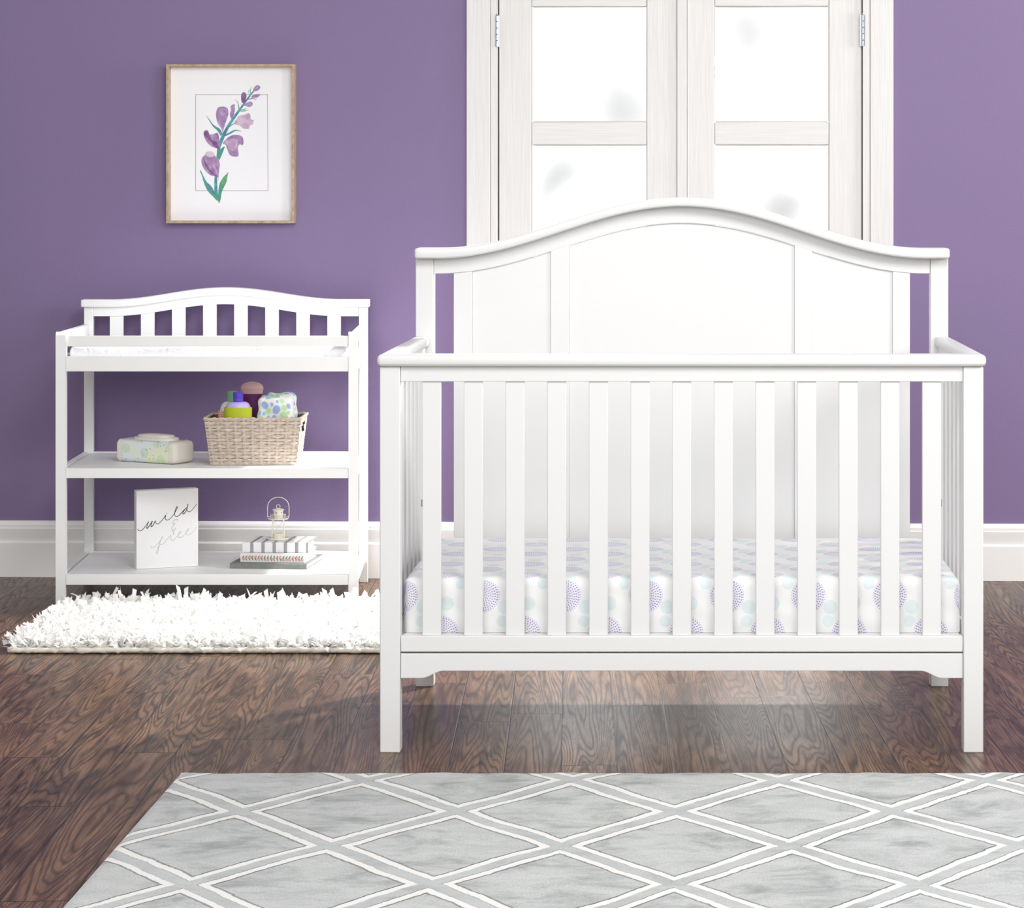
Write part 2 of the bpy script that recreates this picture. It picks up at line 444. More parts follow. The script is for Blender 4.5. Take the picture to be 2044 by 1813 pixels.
# stem (teal) and tendrils
ribbon(b, [(640, 1430), (625, 1330), (625, 1210), (630, 1110), (645, 1000), (655, 920), (690, 830), (740, 730), (800, 640), (850, 570), (900, 500), (960, 420), (990, 385)], [26, 30, 26, 22, 26, 34, 30, 26, 22, 18, 14, 10], y0, 0)
ribbon(b, [(680, 810), (650, 760), (600, 720), (565, 670), (533, 625)], [26, 30, 14, 8, 2], y0 - .00003, 0)
ribbon(b, [(700, 820), (760, 790), (815, 765), (868, 778)], [10, 22, 12, 2], y0 - .00003, 0)
ribbon(b, [(745, 735), (790, 705), (830, 690)], [10, 8, 4], y0 - .00003, 0)
ribbon(b, [(850, 580), (890, 580), (938, 570)], [6, 9, 2], y0 - .00003, 0)
ribbon(b, [(860, 572), (890, 566), (920, 556)], [6, 9, 2], y0 - .00006, 1)
ribbon(b, [(845, 575), (842, 530), (828, 490), (805, 470)], [14, 8, 5, 2], y0 - .00003, 1)
ribbon(b, [(935, 470), (975, 462), (1012, 474)], [8, 9, 2], y0 - .00003, 0)
ribbon(b, [(960, 415), (952, 385), (964, 350)], [8, 7, 2], y0 - .00003, 1)
ribbon(b, [(945, 425), (936, 395), (948, 372)], [5, 4, 2], y0 - .00006, 1)
# leaves
blob(b, [(640, 1435), (600, 1400), (550, 1345), (520, 1290), (510, 1240), (500, 1210), (475, 1160), (480, 1150), (500, 1190), (522, 1230), (545, 1275), (590, 1330), (640, 1370), (655, 1420)], y0 - .00006, 1)
ribbon(b, [(620, 1380), (570, 1310), (525, 1260), (500, 1200), (476, 1140)], [16, 34, 26, 12, 3], y0 - .00009, 0)
blob(b, [(655, 1460), (645, 1420), (650, 1330), (665, 1260), (700, 1205), (730, 1180), (745, 1162), (735, 1200), (728, 1250), (700, 1310), (680, 1360), (670, 1420)], y0 - .00009, 1)
blob(b, [(650, 1050), (640, 1010), (655, 960), (685, 930), (708, 918), (700, 950), (680, 1000), (665, 1035)], y0 - .00006, 1)
# petals
blob(b, [(690, 790), (675, 745), (645, 700), (628, 640), (630, 580), (650, 545), (700, 540), (735, 555), (745, 600), (735, 640), (715, 700), (700, 750)], y0 - .00012, 2)
blob(b, [(772, 655), (758, 610), (768, 570), (765, 535), (800, 515), (805, 545), (803, 590), (790, 630)], y0 - .00012, 2)
blob(b, [(798, 700), (825, 655), (850, 625), (900, 615), (935, 600), (952, 620), (958, 660), (985, 670), (975, 710), (950, 720), (940, 748), (890, 748), (850, 720)], y0 - .00012, 4)
blob(b, [(652, 935), (600, 925), (560, 900), (530, 860), (510, 815), (510, 775), (540, 762), (565, 800), (600, 800), (640, 790), (657, 840), (655, 880)], y0 - .00012, 2)
blob(b, [(655, 945), (610, 915), (580, 880), (535, 830), (512, 790), (545, 765), (565, 810), (590, 855), (640, 890)], y0 - .00015, 3)
blob(b, [(690, 890), (720, 850), (770, 815), (830, 808), (875, 825), (888, 870), (880, 905), (850, 900), (835, 930), (840, 970), (838, 1010), (800, 1015), (760, 1000), (735, 950), (718, 905)], y0 - .00012, 2)
blob(b, [(720, 870), (780, 845), (830, 850), (835, 880), (815, 930), (790, 960), (750, 940), (735, 905)], y0 - .00015, 4)
blob(b, [(650, 1245), (640, 1205), (580, 1195), (525, 1150), (492, 1090), (490, 1030), (520, 1000), (540, 970), (595, 975), (615, 1005), (650, 1040), (662, 1090), (655, 1150), (650, 1200)], y0 - .00012, 2)
blob(b, [(530, 1000), (545, 968), (595, 970), (610, 1005), (575, 1020)], y0 - .00015, 5)
ribbon(b, [(640, 1205), (580, 1165), (540, 1110), (505, 1030)], [10, 22, 26, 8], y0 - .00015, 3)
ribbon(b, [(640, 1190), (620, 1130), (590, 1090)], [8, 20, 6], y0 - .00015, 4)
blob(b, [(878, 505), (865, 470), (868, 420), (890, 400), (912, 415), (915, 450), (900, 490)], y0 - .00012, 3)
blob(b, [(885, 530), (920, 500), (955, 490), (974, 505), (970, 530), (935, 543), (905, 530)], y0 - .00012, 2)
blob(b, [(958, 448), (990, 425), (1040, 418), (1045, 430), (1020, 452), (985, 455)], y0 - .00012, 2)
blob(b, [(978, 385), (990, 355), (1015, 335), (1040, 340), (1048, 360), (1025, 385), (1000, 392)], y0 - .00012, 2)
obj('flower_painting', b, [wt, wg, wp, wpd, wpl, Mat('petal_blush', '#dcc6d3', .7, .2)], print_, sharp=None)

# ------------------------------------------------------------------ crib
CR = thing('crib', 'white wooden crib with arched panel headboard and slatted front', 'crib', (-.005, 6.15, 0))
def cb(name, parent, *boxes, bev=.0025, mat=white):
    b = B()
    for q in boxes: box(b, *q, bev=bev)
    return obj(name, b, mat, parent)
XL0, XL1, XR0, XR1 = -.6846, -.6385, .6295, .6745
for a, c in ((XL0, XL1), (XR0, XR1)): cb('front_leg', CR, (a, c, 5.752, 5.797, 0, .8690))
b = B(); box(b, -.6905, .6802, 5.741, 5.806, .8696, .8966, .010, 4); obj('top_rail', b, white, CR)
cb('upper_front_rail', CR, (XL1 + .0005, XR0 - .0005, 5.757, 5.782, .8354, .8692), bev=.0015)
for i in range(13):
    x0 = X(842.8 + 83.19 * i, 5.762); cb('front_slat', CR, (x0, x0 + .0425, 5.761, 5.774, .2618, .8358), bev=.002)
cb('lower_front_rail', CR, (XL1 + .0005, XR0 - .0005, 5.755, 5.785, .2262, .262), bev=.0025)
zt, zb, ze = .2226, .1832, .1668
pts = [(XL1 + .0008, zt), (XR0 - .0008, zt), (XR0 - .0008, ze)]
def sc(x0, x1, za, zc, n=10): return [(x0 + (x1 - x0) * i / n, za + (zc - za) * (.5 - .5 * math.cos(PI * i / n))) for i in range(n + 1)]
pts += sc(.583, .533, ze, zb) + sc(-.542, -.592, zb, ze) + [(XL1 + .0008, ze)]
b = B(); prism(b, pts, 5.756, 5.780, .0015); obj('skirt_board', b, white, CR)
cb('mattress_support', CR, (-.634, .625, 5.80, 6.51, .238, .2605), bev=.002)
# headboard
RX0, RX1, RX2, RX3 = X(829.5, 6.533), X(865.5, 6.533), X(1857.5, 6.533), X(1893, 6.533)
HB = cb('headboard', CR, (X(866, 6.54), X(1857, 6.54), 6.5405, 6.556, .30, .36), bev=.002)      # bottom rail of headboard, carries the rest
for a, c in ((RX0, RX1), (RX2, RX3)): cb('headboard_post', CR, (a, c, 6.533, 6.578, 0, Z(515.5, 6.533)))
CXM = 1361.0
def arch(px):
    d = abs(px - CXM); return 495.5 - 101 * (.5 + .5 * math.cos(PI * min(d / 489, 1)))
def xs_(a, c, n=64): return [a + (c - a) * i / n for i in range(n + 1)]
DH = 6.53
def cur(off, D, slope=0):
    def f(x):
        px = x * F / D + VX; d = abs(px - CXM)
        return Z(arch(px) + off + slope * min(d / 489, 1), D)
    return f
b = B(); strip(b, xs_(X(827, 6.50), X(1896, 6.50), 80), cur(0, 6.50), cur(17.5, 6.50, 3.5), 6.497, 6.592, .007, seg=3); obj('headboard_cap', b, white, HB)
b = B(); strip(b, xs_(RX1 + .0005, RX2 - .0005, 80), cur(16.5, DH, 3.5), cur(51, DH), 6.5375, 6.562, .0015); obj('arched_rail', b, white, HB)
inner = cur(51.4, DH)
st = [(905, 942.5), (1099, 1136), (1586, 1622), (1782.5, 1817)]
for a, c in st:
    b = B(); strip(b, xs_(X(a, DH), X(c, DH), 8), inner, lambda x: .3605, 6.5378, 6.562, .0015); obj('stile', b, white, HB)
for (a, c) in ((942.5, 1099), (1136, 1586), (1622, 1782.5)):
    b = B(); strip(b, xs_(X(a, DH) + .0003, X(c, DH) - .0003, 30), inner, lambda x: .3605, 6.5445, 6.556, 0); obj('panel', b, white, HB)
# side frames
for s, (o0, o1) in ((-1, (-.6905, -.6505)), (1, (.6402, .6802))):
    c0 = (o0 + o1) / 2
    sp = cb('side_frame', CR, (c0 - .011, c0 + .011, 5.7975, 6.5325, .205, .262), bev=.0025)
    b = B(); box(b, o0, o1, 5.8065, 6.5345, .8700, .8962, .009, 4); obj('side_cap', b, white, sp)
    b = B(); box(b, c0 - .011, c0 + .011, 5.7975, 6.5325, .8225, .8698, .002); obj('upper_side_rail', b, white, sp)
    for k in range(7):
        yc = 5.845 + .0935 * k + .02; b = B(); box(b, c0 - .006, c0 + .006, yc - .021, yc + .021, .2618, .8228, .002); obj('side_slat', b, white, sp)
for px in (841, 1880):
    b = B(); xx = X(px, 6.50) ; s = 1 if px < 1300 else -1
    for k in range(3): lathe(b, [(.0015, 0), (.0028, .0008), (.0028, .0030), (.0015, .0038)], (xx, 6.5305, .4625 + .0062 * k), 10)
    obj('connector_bolt', b, darkm, CR)

# ------------------------------------------------------------------ dandelion pattern used on the sheet and the wipes tub
def dahlia(m, du, dv, R, ringw, k=6.0):
    """dashes in rings inside radius R; returns mask"""
    r = (du * du + dv * dv).sqrt(); ang = dv.atan2(du) / (2 * PI) + .5
    ri = (r / ringw).floor(); fr = (r / ringw).fract()
    cnt = (ri * k + 3).floor()
    fa = (ang * cnt + ri * .37).fract()
    dash = ((fa - .5).abs().lt(.23)) * ((fr - .5).abs().lt(.33))
    return dash * r.lt(R), r
sheet = Mat('dandelion_print_cotton', '#f2f1f0', .8, .15)
sx, sy, sz = sheet.attr('st')
yf, ztop = 5.803, .387
s_, t_ = sx, (sy - yf) + (sz - ztop)
P_, Q_ = .185, .171
pur = None; teal = None; tint = None
wob = sheet.noise(sheet.vec(s_, t_, 0), 40, 1)
s_ = s_ + (wob - .5) * .004
for oxy in ((0, 0), (.5, .5)):
    du = (((s_ + .457) / P_ + (.5 + oxy[0])).fract() - .5) * P_
    dv = (((t_ + .041) / Q_ + (.5 + oxy[1])).fract() - .5) * Q_
    mk, r = dahlia(sheet, du, dv, .0385, .0052, 5.5)
    mk = mk * (.55 + r * 14)
    ti = 1 - r.step(.034, .038)
    pur = mk if pur is None else pur.mx(mk); tint = ti if tint is None else tint.mx(ti)
    for (a, c, R) in ((.050, -.026, .0165), (-.082, -.018, .0165), (-.048, .027, .0135)):
        e = (((s_ + .457 - a) / P_ + (.5 + oxy[0])).fract() - .5) * P_; g = (((t_ + .041 - c) / Q_ + (.5 + oxy[1])).fract() - .5) * Q_
        q = 1 - (e * e + g * g).sqrt().step(R - .0012, R + .0006)
        teal = q if teal is None else teal.mx(q)
cc = sheet.mix(teal * .42, (.84, .84, .835, 1), '#bcd9dc')
cc = sheet.mix(tint * .12, cc, '#dcd6ee'); cc = sheet.mix(pur * .9, cc, '#9787cc')
sheet.color(cc)
b = B(); roundbox(b, -.6375, .6285, 5.803, 6.5, .2615, .387, .020, .010, flat_bottom=True)
rn = random.Random(3)
for v in b.verts:
    w = .0028 * math.sin(v.co.x * 31 + 2 * math.sin(v.co.z * 40)) * math.sin(v.co.z * 55 + v.co.x * 9) if v.co.y < 5.815 else 0
    if v.co.y < 5.815: v.co.y += .0015 + w * .6
    if v.co.z > .38: v.co.z -= .004 * (1 - min(1, 4 * abs(v.co.x)/ .63)) * 0
mt = tag(obj('crib_mattress', b, sheet, sharp=60), 'crib mattress in a white sheet printed with purple dandelions and teal dots', 'mattress')

# ------------------------------------------------------------------ changing table
KS = .0745
def sk(v): return (v[0] - KS * (v[1] - 7.80), v[1], v[2])
def tx(px, D): return X(px, D) + KS * (D - 7.80)
TB = thing('changing_table', 'white wooden changing table with arched slatted back and two open shelves', 'changing table', (-1.47, 8.05, 0))
def tb(name, parent, *boxes, bev=.002):
    b = B()
    for q in boxes: box(b, *q, bev=bev, fn=sk)
    return obj(name, b, white2, parent)
FY, RYF = 7.80, 8.312
TL0, TL1, TR0, TR1 = X(111, FY), X(131, FY), X(695.5, FY), X(714.5, FY)
RL0, RL1, RR0, RR1 = tx(167.5, RYF), tx(185.5, RYF), tx(716.5, RYF), tx(734, RYF)
for a, c in ((TL0, TL1), (TR0, TR1)):
    b = B(); n = 8; r = .014; z1 = Z(663, FY)
    pr = [(7.80, 0), (7.83, 0)] + [(7.83 - r * .3 + r * .3 * math.cos(t), z1 - r * .3 + r * .3 * math.sin(t)) for t in [PI/2 * i / n for i in range(n + 1)]] + [(7.80 + r - r * math.sin(t), z1 - r + r * math.cos(t)) for t in [PI/2 * i / n for i in range(n + 1)]]
    t = bmesh.new(); f = t.faces.new([t.verts.new((a, p[0], p[1])) for p in pr]); q = bmesh.ops.extrude_face_region(t, geom=[f])
    for g in q['geom']:
        if isinstance(g, bmesh.types.BMVert): g.co.x = c
    bmesh.ops.recalc_face_normals(t, faces=t.faces); merge(b, t, sk); obj('front_leg', b, white2, TB)
for a, c in ((RL0, RL1), (RR0, RR1)): tb('rear_leg', TB, (a, c, RYF, RYF + .03, 0, Z(613.5, RYF)))
e = .0005
tb('front_guard_rail', TB, (TL1 + e, TR0 - e, 7.805, 7.823, Z(692, FY), Z(671, FY)))
tb('front_tray_rail', TB, (TL1 + e, TR0 - e, 7.803, 7.823, Z(742, FY), Z(712, FY)))
for a, c in ((TL0 + .004, TL0 + .022), (TR1 - .022, TR1 - .004)):
    tb('side_guard_rail', TB, (a, c, 7.8305, RYF - e, .806, Z(663.5, FY)))
    tb('side_tray_rail', TB, (a, c, 7.8305, RYF - e, Z(742, FY), Z(712, FY)))
tb('rear_tray_rail', TB, (RL1 + e, RR0 - e, RYF + .004, RYF + .022, .721, .795))
tb('tray_board', TB, (TL1 - .006, TR0 + .006, 7.8235, RYF - .001, .728, .738))
TCX = 449.3
def arch2(px):
    d = abs(px - TCX); return 598 - 24 * (.5 + .5 * math.cos(PI * min(d / 230, 1)))
def cur2(off, D=RYF):
    def f(x):
        px = (x - KS * (D - 7.80)) * F / D + VX; return Z(arch2(px) + off, D)
    return f
b = B(); strip(b, xs_(tx(161.5, 8.30), tx(737.5, 8.30), 64), cur2(0, 8.30), cur2(15.5, 8.30), 8.296, 8.356, .004, fn=sk); obj('back_cap', b, white2, TB)
b = B(); strip(b, xs_(RL1 + e, RR0 - e, 64), cur2(15), cur2(33.5), RYF + .003, RYF + .023, .001, fn=sk); obj('arched_back_rail', b, white2, TB)
for i in range(8):
    a = tx(219 + 62.05 * i, RYF + .008); c = a + 27 * 8.32 / F
    b = B(); strip(b, xs_(a, c, 6), cur2(33), lambda x: .7945, RYF + .008, RYF + .020, .001, fn=sk); obj('back_slat', b, white2, TB)
SH = []
for (z1, z0) in ((Z(935, FY), Z(955, FY)), (Z(1147, FY), Z(1168.3, FY))):
    zs = z1 - .0035; SH.append(zs)
    s = tb('shelf', TB, (TL1 - .004, TR0 + .004, 7.8205, RYF + .002, zs - .012, zs), bev=.0008)
    b = B(); box(b, TL1 + e, TR0 - e, 7.803, 7.820, z0, z1, .0015, fn=sk); obj('shelf_front_rail', b, white2, s)
    for a, c in ((TL0 + .003, TL0 + .020), (TR1 - .020, TR1 - .003)):
        b = B(); box(b, a, c, 7.8305, RYF - e, z0, z1, .0015, fn=sk); obj('shelf_side_rail', b, white2, s)
    b = B(); box(b, RL1 + e, RR0 - e, RYF + .003, RYF + .02, z0, z1, .0015, fn=sk); obj('shelf_rear_rail', b, white2, s)
S1, S2 = SH

padm = Mat('white_pad_vinyl', (.84, .84, .87, 1), .55, .3); x, y, z = padm.obj()
padm.bump(padm.noise(padm.vec(x, y, z), 22, 3, .55, .8), .008, .6)
b = B(); roundbox(b, TL1 + .004, TR0 - .004, 7.826, 8.305, .7385, .7985, .022, .012, fn=sk)
for v in b.verts:
    if v.co.z > .75: v.co.z += .003 * math.sin(v.co.x * 23) - .004 * math.exp(-((v.co.y - 8.06) / .12) ** 2) - .0035 * max(0, (-v.co.x - 1.2)) 
tag(obj('changing_pad', b, padm, sharp=60), 'thin white changing pad lying in the tray of the changing table', 'pad')

# ------------------------------------------------------------------ shaggy white rug
shag = Mat('white_shag', (.95, .945, .925, 1), .7, .1)
tl = shag.node('ShaderNodeBsdfTranslucent'); tl.inputs[0].default_value = (.96, .955, .94, 1)
tq = shag.node('ShaderNodeMixShader'); tq.inputs[0].default_value = .42; shag.nt.links.new(shag.b.outputs[0], tq.inputs[1]); shag.nt.links.new(tl.outputs[0], tq.inputs[2])
shag.nt.links.new(tq.outputs[0], shag.nt.nodes['Material Output'].inputs['Surface'])
back = Mat('cream_rug_backing', (.82, .79, .70, 1), .9)
SX0, SX1, SY0, SY1 = -1.85, -.40, 7.01, 7.72
SR = thing('shag_rug', 'white shaggy ribbon-pile rug in front of the changing table, reaching behind the crib', 'rug', (-1.1, 7.36, 0))
b = B(); 
box(b, SX0, SX1, SY0, SY1, .001, .011, .003)
rb = random.Random(5)
for (p, q) in (((SX0, SY0), (SX1, SY0)), ((SX0, SY0), (SX0, SY1))):
    N = 160 if q[0] == SX1 else 60
    tube(b, [(p[0] + (q[0]-p[0])*i/N, p[1] + (q[1]-p[1])*i/N + rb.uniform(-.003, .003), .0095 + rb.uniform(-.001, .001)) for i in range(N + 1)], [.006 + rb.uniform(0, .0035) for i in range(N + 1)], 7)
obj('backing', b, back, SR, sharp=60)
verts, faces = [], []
def strand(x, y, L, w, a, lean, curl, z0=.011):
    d = Vector((math.cos(a), math.sin(a), 0)); sd = Vector((-d.y, d.x, 0)); p = Vector((x, y, z0)); n = 4; base = len(verts)
    tw = rb.uniform(-.9, .9)
    for i in range(n + 1):
        k = i / n; ang = lean + curl * k; ww = w * (.75 + .5 * k)
        s = (sd * math.cos(tw * k) + Vector((0, 0, 1)) * math.sin(tw * k)) * ww
        verts.append(tuple(p - s)); verts.append(tuple(p + s))
        p = p + (d * math.sin(ang) + Vector((0, 0, 1)) * math.cos(ang)) * (L / n)
        if p.z < .006: p.z = .006
    for i in range(n):
        j = base + 2 * i; faces.append((j, j + 1, j + 3, j + 2))
for i in range(21000):
    x, y = rb.uniform(SX0, SX1), rb.uniform(SY0 + .006, SY1)
    a = rb.uniform(0, 2 * PI); L = rb.uniform(.030, .054)
    lean = rb.uniform(.2, 1.15); curl = rb.uniform(-.1, 1.4)
    if y < SY0 + .05 and math.sin(a) < 0: L *= .7
    strand(x, y, L, rb.uniform(.004, .0075), a, lean, curl)
for i in range(110):
    x = rb.uniform(SX0, SX1); strand(x, SY1 - rb.uniform(0, .05), rb.uniform(.055, .075), rb.uniform(.005, .008), rb.uniform(0, 6.3), rb.uniform(.1, .8), rb.uniform(0, 1.2))
me = bpy.data.meshes.new('pile'); me.from_pydata([tuple(Vector(v) - SR.location) for v in verts], [], faces); me.materials.append(shag.m)
po = bpy.data.objects.new('pile', me); COL.objects.link(po); po.parent = SR; po['kind'] = 'stuff'

# ------------------------------------------------------------------ grey lattice rug
rug = Mat('grey_lattice_pile', '#b9bbbc', .85, .15); x, y, z = rug.obj()
wx = rug.noise(rug.vec(x, y, 0), 6, 2); wy = rug.noise(rug.vec(x, y, 5), 6, 2)
jx = rug.noise(rug.vec(x, y, 0), 60, 1); jy = rug.noise(rug.vec(x, y, 5), 60, 1)
xx = x + (wx - .5) * .022 + (jx - .5) * .005; yy = y + (wy - .5) * .030 + (jy - .5) * .007
a = (xx + .018) / .4395; c = (yy - 5.157) / .5545
def near(q): return ((q + .5).fract() - .5).abs() / 2.895
d = near(a + c).mn(near(a - c))
whiteL = d.step(.0145, .0165) * (1 - d.step(.0320, .0345))
groove = d.step(.032, .0355) * (1 - d.step(.0355, .0385))
chan = 1 - d.step(.0135, .0155)
big = rug.noise(rug.vec(x * 1.0, y * 1.5, 2), 6.5, 6, .7, .6); fib = rug.noise(rug.vec(x * 260, y * 90, 0), 1, 3, .6)
smear = rug.noise(rug.vec(x * 9, y * 17, 1), 1, 4, .65, .5)
g = rug.mix(big.step(.28, .56) * .75 + smear.step(.35, .65) * .25, '#919493', '#c3c5c4')
g = rug.mix(fib.step(.35, .8) * .35, g, '#8f918f')
g = rug.mix(chan * .4, g, '#b5b8b8'); g = rug.mix(groove * .6, g, '#77746e')  # groove also darkened: edge shadow of the grey pile painted into the colour
g = rug.mix(whiteL, g, (.75, .742, .72, 1))
rug.color(g); rug.bump(whiteL * 1.0 + fib * .25 - groove * .9 - chan * .15, .006, .7)
b = B(); RX, RXE, RY0, RY1 = -1.084, 1.35, 4.05, 5.512
nx, ny = 240, 20; vs = {}
rr = random.Random(8)
for i in range(nx + 1):
    for j in range(ny + 1):
        fx, fy = i / nx, j / ny; px_, py_ = RX + (RXE - RX) * fx, RY0 + (RY1 - RY0) * fy
        ed = min(px_ - RX, RY1 - py_)
        if j == ny: py_ += .003 * math.sin(px_ * 21) + .003 * math.sin(px_ * 47 + 1) + rr.uniform(-.0012, .0012)
        vs[i, j] = b.verts.new((px_, py_, .011 if ed > .001 else .008))
for i in range(nx):
    for j in range(ny): b.faces.new((vs[i, j], vs[i+1, j], vs[i+1, j+1], vs[i, j+1]))
rim = [vs[i, 0] for i in range(nx + 1)] + [vs[nx, j] for j in range(1, ny + 1)] + [vs[i, ny] for i in range(nx - 1, -1, -1)] + [vs[0, j] for j in range(ny - 1, 0, -1)]
low = [b.verts.new((v.co.x, v.co.y, .0008)) for v in rim]; n = len(rim)
for i in range(n): b.faces.new((rim[i], low[i], low[(i+1) % n], rim[(i+1) % n]))
b.faces.new(list(reversed(low)))
bmesh.ops.recalc_face_normals(b, faces=b.faces)
tag(obj('area_rug', b, rug, sharp=40), 'flat grey area rug with white double-line diamond lattice, in the foreground', 'rug')

# ------------------------------------------------------------------ things on the upper shelf
def rotfn(cx, cy, z0, ang):
    c, s = math.cos(ang), math.sin(ang)
    return lambda v: (cx + c * v[0] - s * v[1], cy + s * v[0] + c * v[1], z0 + v[2])
def local_thing(name, label, cat, x, y, z, rot=0, group=None):
    return thing(name, label, cat, (x, y, z), rot, group, local=True)

# wicker basket
wick = Mat('pale_wicker', '#b9aa98', .8, .2); x, y, z = wick.obj()
n = wick.noise(wick.vec(x * 60, y * 60, z * 420), 1, 3, .6); n2 = wick.noise(wick.vec(x, y, z), 60, 2)
wick.color(wick.mix(n.step(.3, .72) * .7 + n2 * .3, '#a5968a', '#ddd0c0')); wick.bump(n, .0012, .6)
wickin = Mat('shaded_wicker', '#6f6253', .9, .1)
BK = local_thing('wicker_basket', 'pale woven wicker basket full of baby toiletries on the upper shelf', 'basket', -1.3385, 8.003, S1 + .0006, math.radians(2.3))
BW0, BW1, BD0, BD1, BH = .132, .149, .082, .100, .147
def loop_pts(z, off, n_x=44, n_y=28):
    k = z / BH; hx = BW0 + (BW1 - BW0) * k + off; hy = BD0 + (BD1 - BD0) * k + off; out = []
    for i in range(n_x): out.append((-hx + 2 * hx * i / n_x, -hy, 0, -1))
    for i in range(n_y): out.append((hx, -hy + 2 * hy * i / n_y, 1, 0))
    for i in range(n_x): out.append((hx - 2 * hx * i / n_x, hy, 0, 1))
    for i in range(n_y): out.append((-hx, hy - 2 * hy * i / n_y, -1, 0))
    return out
b = B(); rows = 14; rh = BH / rows; rk = random.Random(4)
for r in range(rows):
    zc = rh * (r + .5); N = len(loop_pts(0, 0)); A = []
    for dz in (-.5, -.25, .25, .5):
        ring = []
        for i, (px_, py_, nx_, ny_) in enumerate(loop_pts(zc + dz * rh, 0)):
            ph = (i // 2 + r) * PI + 0
            w = .0017 * math.sin(PI * (i + .5) / 4 + r * PI) + rk.uniform(-.0003, .0003) - (.0012 if abs(dz) > .3 else 0)
            ring.append(b.verts.new((px_ + nx_ * w, py_ + ny_ * w, max(.0008, zc + dz * rh * (.94 + .05 * math.sin(i * 1.7 + r)) + rk.uniform(-.0005, .0005)))))
        A.append(ring)
    hole = set()
    if 9 <= r <= 11: hole = set(range(44 + 9, 44 + 19)) | set(range(44 + 28 + 44 + 9, 44 + 28 + 44 + 19))
    for p, q in zip(A, A[1:]):
        for i in range(N):
            if i in hole: continue
            b.faces.new((p[i], p[(i+1) % N], q[(i+1) % N], q[i]))
for i in range(2, N, 4):                                        # upright stakes
    if (53 <= i < 63) or (125 <= i < 135): zz = [.001, BH * .64]
    else: zz = [.001, BH]
    for s_sign in (1,):
        L0, L1 = loop_pts(zz[0], -.0002), loop_pts(zz[1], -.0002)
        a0, a1 = L0[i], L1[i]; tv = Vector((-a0[3], a0[2], 0)) * .0042
        pr = []
        for k in range(rows * 2 + 1):
            f = k / (rows * 2); P0 = Vector((a0[0] + (a1[0]-a0[0])*f, a0[1] + (a1[1]-a0[1])*f, zz[0] + (zz[1]-zz[0])*f))
            w = -.0014 * math.sin(PI * (i + .5) / 4) * math.cos(PI * (f * rows * (zz[1]/BH) - .5)) if 1 else 0
            P0 += Vector((a0[2], a0[3], 0)) * w; pr.append((b.verts.new(P0 - tv), b.verts.new(P0 + tv)))
        for p, q in zip(pr, pr[1:]): b.faces.new((p[0], p[1], q[1], q[0]))
box(b, -BW0, BW0, -BD0, BD0, .0005, .004, .001)
body = obj('woven_body', b, wick, BK, sharp=50)
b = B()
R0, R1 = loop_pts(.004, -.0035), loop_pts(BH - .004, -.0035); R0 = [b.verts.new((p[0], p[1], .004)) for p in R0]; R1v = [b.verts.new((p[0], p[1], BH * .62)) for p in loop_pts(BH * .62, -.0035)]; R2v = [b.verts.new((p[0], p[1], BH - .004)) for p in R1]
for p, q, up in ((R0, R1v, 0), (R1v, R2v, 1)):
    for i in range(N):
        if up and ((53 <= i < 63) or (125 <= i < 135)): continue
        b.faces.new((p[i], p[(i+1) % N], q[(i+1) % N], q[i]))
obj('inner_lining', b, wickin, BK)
b = B(); L = loop_pts(BH - .002, -.0005, 60, 40)
tube(b, [(p[0], p[1], BH - .002 + .0012 * math.sin(i * 1.3)) for i, p in enumerate(L)], [.0042 + .0007 * math.sin(i * 2.1) for i in range(len(L))], 8, True)
obj('rim', b, wick, BK, sharp=60)

def polka(name, base, dot, sc_, r):
    m = Mat(name, base, .6); x, y, z = m.obj()
    u = x * sc_; v = z * sc_; k = v.floor(); u = u + k * .5
    du = u.fract() - .5; dv = v.fract() - .5
    m.color(m.mix((du * du + dv * dv).sqrt().lt(r), base, dot)); return m
def bottle(label, x, y, z, capc, bodyc, labm, capr, capz, rx, lw, ztop_shoulder, zlab):
    t = local_thing('lotion_bottle', label, 'bottle', x, y, z, .05, 'lotion bottles in the wicker basket')
    zc0 = ztop_shoulder; ry = rx * .66
    b = B(); pr = [(rx * .9, 0), (rx, .004), (rx, zlab + .0)]
    for i in range(13):
        a = PI / 2 * i / 12; pr.append((capr + (rx - capr) * math.cos(a) ** .8 if i < 12 else capr * .95, zlab + (zc0 - zlab) * math.sin(a)))
    lathe(b, pr, (0, 0, 0), 40, 1, .68); obj('body', b, bodyc, t)
    b = B(); h = capz - zc0
    lathe(b, [(capr * .96, 0), (capr, .001), (capr, h * .42), (capr * .95, h * .44), (capr * .95, h * .47), (capr, h * .49), (capr, h - .002), (capr * .9, h)], (0, 0, zc0 + .0003), 32)
    obj('cap', b, capc, t)
    b = B(); n = 48; lw2 = lw; lh = zlab
    rings = []
    for zz in (.002, zlab + .004):
        rings.append([b.verts.new((lw2 * math.copysign(abs(math.cos(2*PI*k/n)) ** .8, math.cos(2*PI*k/n)), rx * .72 * math.sin(2*PI*k/n), zz)) for k in range(n)])
    for k in range(n): b.faces.new((rings[0][k], rings[0][(k+1) % n], rings[1][(k+1) % n], rings[1][k]))
    obj('paper_sleeve', b, labm, t)
limem = Mat('lime_paper', '#bcc62a', .65); x, y, z = limem.obj()
pat = ((x * 700).sin() * (z * 700).sin())
limem.color(limem.mix(pat.step(.1, .5) * .5, '#b9c424', '#cdd53c'))
zb_ = S1 + .0051
bottle('lavender lotion bottle with violet cap and lime green sleeve, front left in the basket', X(475.5, 7.957), 7.957, zb_, Mat('violet_cap', '#5a3fc0', .35), Mat('lavender_plastic', '#bdb2ea', .35), limem, .0158, Z(782.6, 7.957) - zb_, .0385, .0430, Z(802, 7.957) - zb_, Z(813, 7.957) - zb_ - .004)
